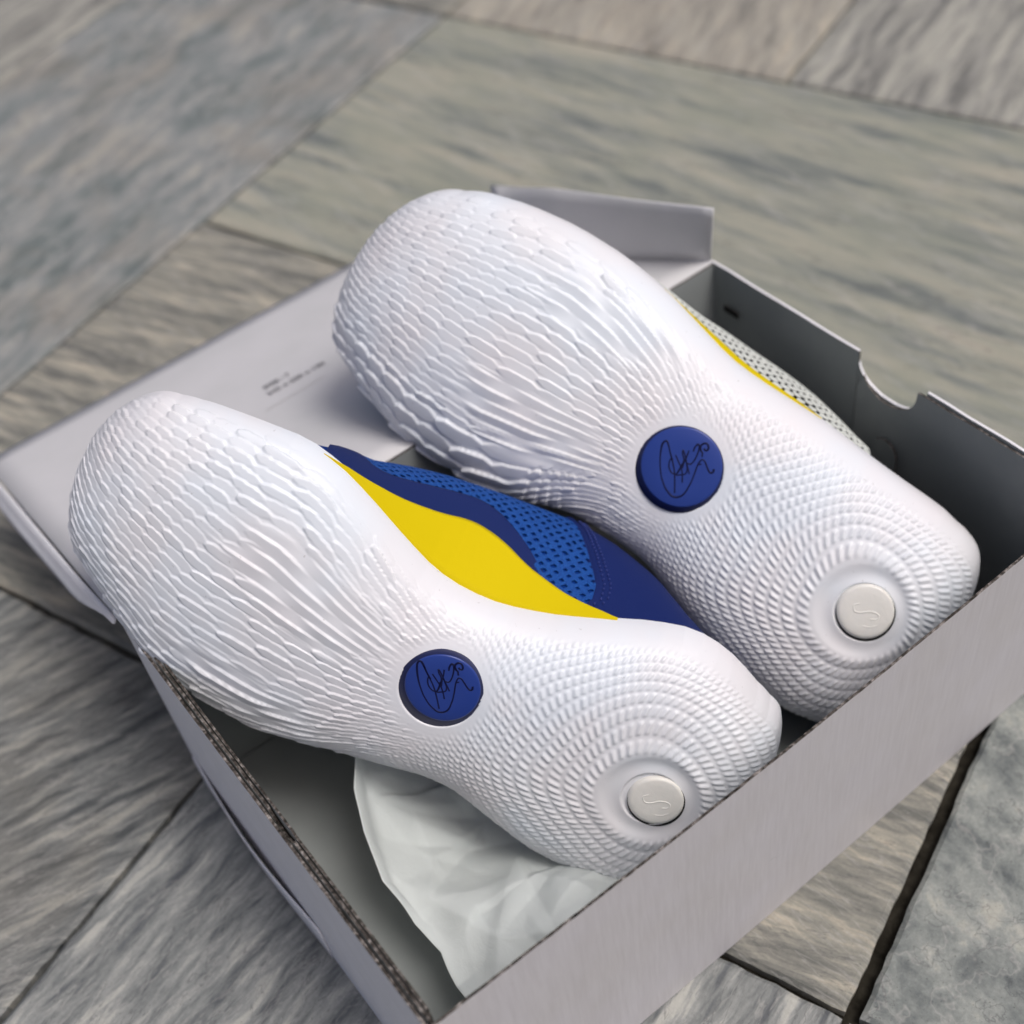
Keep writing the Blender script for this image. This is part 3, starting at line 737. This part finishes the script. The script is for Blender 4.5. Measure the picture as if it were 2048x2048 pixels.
def build_shoe(key, d, label):
    L = d['L']; side = d['side']
    H = Vector(d['H']); A = Vector(d['A']); Yv = Vector(d['Y']); N = Vector(d['N'])
    M = Matrix(((A.x, Yv.x, N.x, H.x), (A.y, Yv.y, N.y, H.y), (A.z, Yv.z, N.z, H.z), (0, 0, 0, 1)))
    root = bpy.data.objects.new('shoe', None); C.objects.link(root); root.empty_display_size = .05
    root.matrix_world = M
    tag(root, label, 'shoe', 'pair of shoes lying soles up in the box')
    pf = lambda x, y, z: Vector((x, y, z))
    # ---------------- sole
    al = np.linspace(0, np.pi / 2, 80)
    X = np.concatenate([.032 * (1 - np.cos(al)), np.arange(.032, L - .036, .00046)[1:], (L - .036 * (1 - np.sin(al)))])
    X = np.clip(X, 1e-5, L - 1e-5)
    ph = np.linspace(-np.pi / 2, np.pi / 2, 4001)
    sy = np.sign(np.sin(ph)) * np.abs(np.sin(ph)) ** (2 / 2.7); sz = np.abs(np.cos(ph)) ** (2 / 2.7)
    al2 = np.concatenate([[0], np.cumsum(np.hypot(np.diff(sy * .05), np.diff(sz * .024)))])
    phi = np.interp(np.linspace(0, al2[-1], 300), al2, ph)
    P = sole_surface(d, X, phi)
    du = np.gradient(P, axis=0); dv = np.gradient(P, axis=1)
    nrm = np.cross(du, dv); ln = np.linalg.norm(nrm, axis=2, keepdims=True); nrm = nrm / np.maximum(ln, 1e-12)
    mid = len(phi) // 2
    ua = np.concatenate([[0], np.cumsum(np.linalg.norm(np.diff(P[:, mid], axis=0), axis=1))])
    im = np.argmin(np.abs(X - .45 * L)); ua += X[im] - ua[im]
    va = np.concatenate([np.zeros((len(X), 1)), np.cumsum(np.linalg.norm(np.diff(P, axis=1), axis=2), axis=1)], 1)
    va -= va[:, mid:mid + 1]
    t = X / L; W = (arr(d, 'yl', t) - arr(d, 'yr', t)) / 2; cc = (arr(d, 'yl', t) + arr(d, 'yr', t)) / 2
    Xa = np.repeat(ua[:, None], len(phi), 1); Ya = cc[:, None] + va
    h = relief(d, Xa, Ya, va, np.repeat(W[:, None], len(phi), 1), phi[None], side)
    P2 = P + nrm * h[..., None]
    sole = obj('sole', np_mesh('sole', P2.reshape(-1, 3), grid_faces(len(X), len(phi))), foam, root)
    # height of the sole surface under a given point
    def zat(x, y):
        i = np.argmin(np.abs(X - x)); j = np.argmin(np.abs(P[i, :, 1] - y)); return P[i, j, 2]
    # ---------------- signature badge in its well
    xd, yd = d['badge']; RD = d['RD']; z0 = zat(xd, yd)
    so = d['skew']                                   # the pucks sit a little askew in their wells
    badge = obj('badge', puck([(RD, -.0035, 0, 0), (RD, -.0004, 0, 0), (RD - so * .55, .0001, 0, -so * .5), (RD - so * .6, .0004, 0, -so * .56)], pf, xd, yd), navy_rubber, root)
    badge.location = (0, 0, z0)
    face = obj('badge_face', puck([(RD - so * .58, .0003, 0, -so * .56), (RD - so * .61, .00065, 0, -so * .56), (RD - so * .61 - .0006, .0009, 0, -so * .56), (RD * .5, .00105, 0, -so * .56)], pf, xd, yd), blue_rubber, badge)
    k_ = (RD - so * .6) / RD
    strokes = [[(xd + a / 1000 * k_, yd - so * .56 + b / 1000 * k_) for a, b in s] for s in d['sig']]
    obj('signature', tube(strokes, .00044, .00098, pf, .35), ink, badge)
    # ---------------- heel plug
    xb, yb = d['btn']; RB = d['RB']; zb = zat(xb, yb)
    plug = obj('heel_plug', puck([(RB, -.0035, 0, 0), (RB, -.0010, 0, 0), (RB - .0003, -.0002, 0, -.0002), (RB - .0009, .0003, 0, -.0007), (RB - .0018, .0005, 0, -.0007), (RB * .6, .0006, 0, -.0007), (RB * .2, .0005, 0, -.0007)], pf, xb + .0002, yb - .0003), clear, root)
    plug.location = (0, 0, zb)
    em = [[(xb + .0045, yb - .0015), (xb + .0058, yb + .0005), (xb + .0040, yb + .0022), (xb + .0015, yb + .0012), (xb - .0012, yb - .0018), (xb - .0045, yb - .0030), (xb - .0056, yb - .0012), (xb - .0035, yb + .0006)],
          [(xb - .0030, yb + .0050), (xb - .0055, yb + .0036), (xb - .0072, yb + .0012)]]
    obj('emblem', tube(em, .00040, .00050, pf, .6), clear, plug)
    gap = obj('plug_gap', puck([(RB + .0002, -.0006, 0, 0), (RB - .002, -.0007, 0, 0)], pf, xb - .0004, yb + .0002), dark_gap, plug)
    # ---------------- upper
    def useg(t, th, off=0.0):
        """point of the upper: t along the shoe (0 heel, 1 toe), th from the right edge (0) over the top (pi/2) to the left edge"""
        yl, yr = arr(d, 'yl', t), arr(d, 'yr', t); c = (yl + yr) / 2; Wd = (yl - yr) / 2 * .965 * np.sqrt(np.clip(1 - .96 * np.clip((t - .85) / .125, 0, 1) ** 2, 0, 1)) * np.sqrt(np.clip(1 - .8 * np.clip((.12 - t) / .09, 0, 1) ** 2, 0, 1))
        U = np.interp(t, [0, .1, .3, .5, .7, .85, 1], d['U']) + off
        bl = arr(d, 'b', t) + off - d['tuck'] * sm(.70, .80, t) - d['tuckh'] * sm(.27, .15, t)
        cy = np.sign(np.cos(th)) * np.abs(np.cos(th)) ** (2 / 2.3); sz_ = np.abs(np.sin(th)) ** (2 / 2.3)
        return np.stack([t * L, c - (Wd + off) * cy - bl * sz_, zc(t) - hs(t) + .003 - U * sz_], -1)
    tt_, hh_ = np.meshgrid(np.linspace(.03, .972, 160), np.linspace(0, np.pi, 90), indexing='ij')
    up = useg(tt_, hh_)
    # close heel and toe
    V = up.reshape(-1, 3); F = grid_faces(160, 90)
    me = np_mesh('upper', V, F)
    obj('upper', me, d['upper_m'], root)
    def patch(name, f0, f1, t0, t1, off, m, n1=120, n2=14, thick=True):
        t = np.linspace(t0, t1, n1); q = np.linspace(0, 1, n2)
        a, b = f0(t), f1(t)
        th = a[:, None] + (b - a)[:, None] * q[None]
        tt2 = np.repeat(t[:, None], n2, 1)
        P = useg(tt2, th, off)
        if thick:   # roll the long edges under
            lo = useg(tt2[:, :1], th[:, :1], -.0002); hi = useg(tt2[:, -1:], th[:, -1:], -.0002)
            P = np.concatenate([lo, P, hi], 1)
        return obj(name, np_mesh(name, P.reshape(-1, 3), grid_faces(n1, P.shape[1])), m, root)
    def holed(name, tr, thr, inside, off, m, pitch_t, pitch_a, hr, step=.00036):
        """open mesh cloth: a fine grid with the holes left out"""
        nt = int((tr[1] - tr[0]) * L / step)
        arc = np.linalg.norm(np.diff(useg(np.full(400, np.mean(tr)), np.linspace(thr[0], thr[1], 400)), axis=0), axis=1); AL = arc.sum()
        na = int(AL / step)
        ths = np.interp(np.linspace(0, AL, na), np.concatenate([[0], np.cumsum(arc)]), np.linspace(thr[0], thr[1], 400))
        t = np.linspace(tr[0], tr[1], nt)
        T2, H2 = np.meshgrid(t, ths, indexing='ij'); A2 = np.repeat(np.linspace(0, AL, na)[None], nt, 0)
        xl = T2 * L + .0003 * np.sin(A2 * 900); ar = A2 + .0003 * np.sin(T2 * L * 700)
        rw = np.floor(ar / pitch_a); fa = ar / pitch_a - rw - .5
        fx = xl / pitch_t + .5 * (rw % 2); ci = np.floor(fx); fx = fx - ci - .5
        rj = .85 + .3 * cellnoise(rw, ci)
        if hr[2] == 'hex':
            hole = np.maximum(np.abs(fx) * 2, np.abs(fx) + np.abs(fa) * 1.5) > hr[0] - .10 * (cellnoise(np.floor(rw / 3), np.floor(ci / 2)) > .8)
        else:
            hole = (np.abs(fx * pitch_t) / (hr[0] * rj)) ** 1.6 + (np.abs(fa * pitch_a) / (hr[1] * rj)) ** 1.6 < 1
        dd = np.minimum(1, ((fx * pitch_t / (hr[0] if hr[2] != 'hex' else .0016)) ** 2 + (fa * pitch_a / (hr[1] if hr[2] != 'hex' else .0014)) ** 2))
        P = useg(T2, H2, off) 
        P = P + 0 * dd[..., None]
        F = grid_faces(nt, na)
        keep = (inside(T2, H2) & ~hole)
        kf = keep.ravel()[F].sum(1) >= 3
        F = F[kf]; us = np.unique(F); mp = np.full(nt * na, -1); mp[us] = np.arange(len(us))
        o = obj(name, np_mesh(name, P.reshape(-1, 3)[us], mp[F]), m, root)
        md = o.modifiers.new('s', 'SOLIDIFY'); md.thickness = .0004; md.offset = -1
        return o
    if key == 'S1':
        yx, yt = zip((.30, .0), (.322, .028), (.345, .055), (.379, .105), (.43, .200), (.465, .285), (.492, .325), (.515, .335), (.532, .322), (.569, .240), (.623, .142), (.671, .078), (.715, .02), (.74, .0))
        nxx, nmt = zip((.30, .03), (.345, .05), (.379, .104), (.413, .218), (.435, .332), (.467, .464), (.498, .568), (.526, .606), (.558, .545), (.603, .426), (.640, .330), (.66, .300), (.683, .36), (.70, .55), (.715, .9), (.74, 1.2), (.80, 1.3))
        hth, hx = zip((.0, .345), (.066, .345), (.104, .339), (.199, .340), (.379, .356), (.597, .373), (.947, .393), (1.57, .41))
        ytop = lambda t: np.interp(t, yx, yt); nm = lambda t: np.interp(t, nxx, nmt); xh = lambda th: np.interp(th, hth, hx)
        def smooth(f):
            def g(t): return sum(f(t + k * .006) for k in range(-2, 3)) / 5
            return g
        ytop = smooth(ytop); nm = smooth(nm)
        holed('mesh_panel', (.325, .745), (0.02, 1.5), lambda t, th: (th > nm(t) - .03) & (t > xh(th) - .004), .0006, royal, .0050, .0029, (.00108, .00092, 'dot'))
        patch('yellow_overlay', lambda t: t * 0 - .0, lambda t: np.maximum(ytop(t), .001), .305, .735, .0021, yellow)
        patch('navy_overlay', lambda t: np.minimum(ytop(t), nm(t)) - .02, nm, .34, .735, .0010, navy)
        # heel counter with a rolled, stitched front edge
        q = np.linspace(0, 1.5, 60); s = np.linspace(0, 1, 40)
        TH = np.repeat(q[:, None], 40, 1); TT = xh(TH) + (.03 - xh(TH)) * s[None]
        Pc = useg(TT, TH, .0012)
        Pe = useg(xh(q)[:, None] + .002, q[:, None], .0)
        Pc = np.concatenate([Pe, useg(xh(q)[:, None] + .001, q[:, None], .0016), Pc], 1)
        obj('heel_counter', np_mesh('heel_counter', Pc.reshape(-1, 3)[:, [0, 1, 2]], grid_faces(60, Pc.shape[1])[:, ::-1]), deep, root)
        bm = bmesh.new()
        for rowi, dt in enumerate((-.008, -.016)):
            for i in range(26):
                th0 = .07 + i * .034 + rowi * .012
                p = useg(np.array([xh(th0) + dt]), np.array([th0]), .0016)[0]
                bmesh.ops.create_icosphere(bm, subdivisions=1, radius=1, matrix=Matrix.Translation(Vector(p)) @ Matrix.Diagonal((.00042, .0007, .0007, 1)))
        obj('stitching', bm, thread, root)
    else:
        holed('mesh_panel', (.25, .78), (0.0, 1.45), lambda t, th: th > -1, .0012, whiteknit, .0062, .0040, (.82, 0, 'hex'))
        yx, yt = zip((.33, .0), (.38, .02), (.44, .035), (.50, .050), (.55, .03), (.60, .0))
        patch('yellow_overlay', lambda t: t * 0, lambda t: np.maximum(np.interp(t, yx, yt), .001), .335, .615, .0020, yellow)
    return root

SHOES['S1'].update(nl=([0, .2, .45, .62, 1], [2.5, 2.5, 2.3, 2.3, 2.3]), nr=([0, .2, .45, .6, 1], [2.4, 2.5, 2.4, 2.3, 2.2]))
SHOES['S2'].update(nl=([0, .2, .45, .62, 1], [2.5, 2.5, 2.4, 2.1, 2.0]), nr=([0, .2, .45, .6, 1], [2.4, 2.5, 2.4, 2.3, 2.2]))
SHOES['S1'].update(skew=.0036, tuckh=.014, flank=0.0, tuck=.012, side=-1, RD=.0173, RB=.0115, upper_m=liner, fadeR=.96, fadeL=1.05, U=[.055, .066, .072, .072, .055, .040, .02])
SHOES['S2'].update(skew=.0026, tuckh=.004, flank=1.0, tuck=.004, side=1, RD=.0190, RB=.0122, upper_m=darkliner, fadeR=.86, fadeL=1.2, U=[.055, .066, .074, .072, .055, .040, .02])
build_shoe('S1', SHOES['S1'], 'white soled shoe with blue and yellow side, nearer the empty tissue corner of the box')
build_shoe('S2', SHOES['S2'], 'white soled shoe beside the dark right wall of the box, pale knit upper showing')
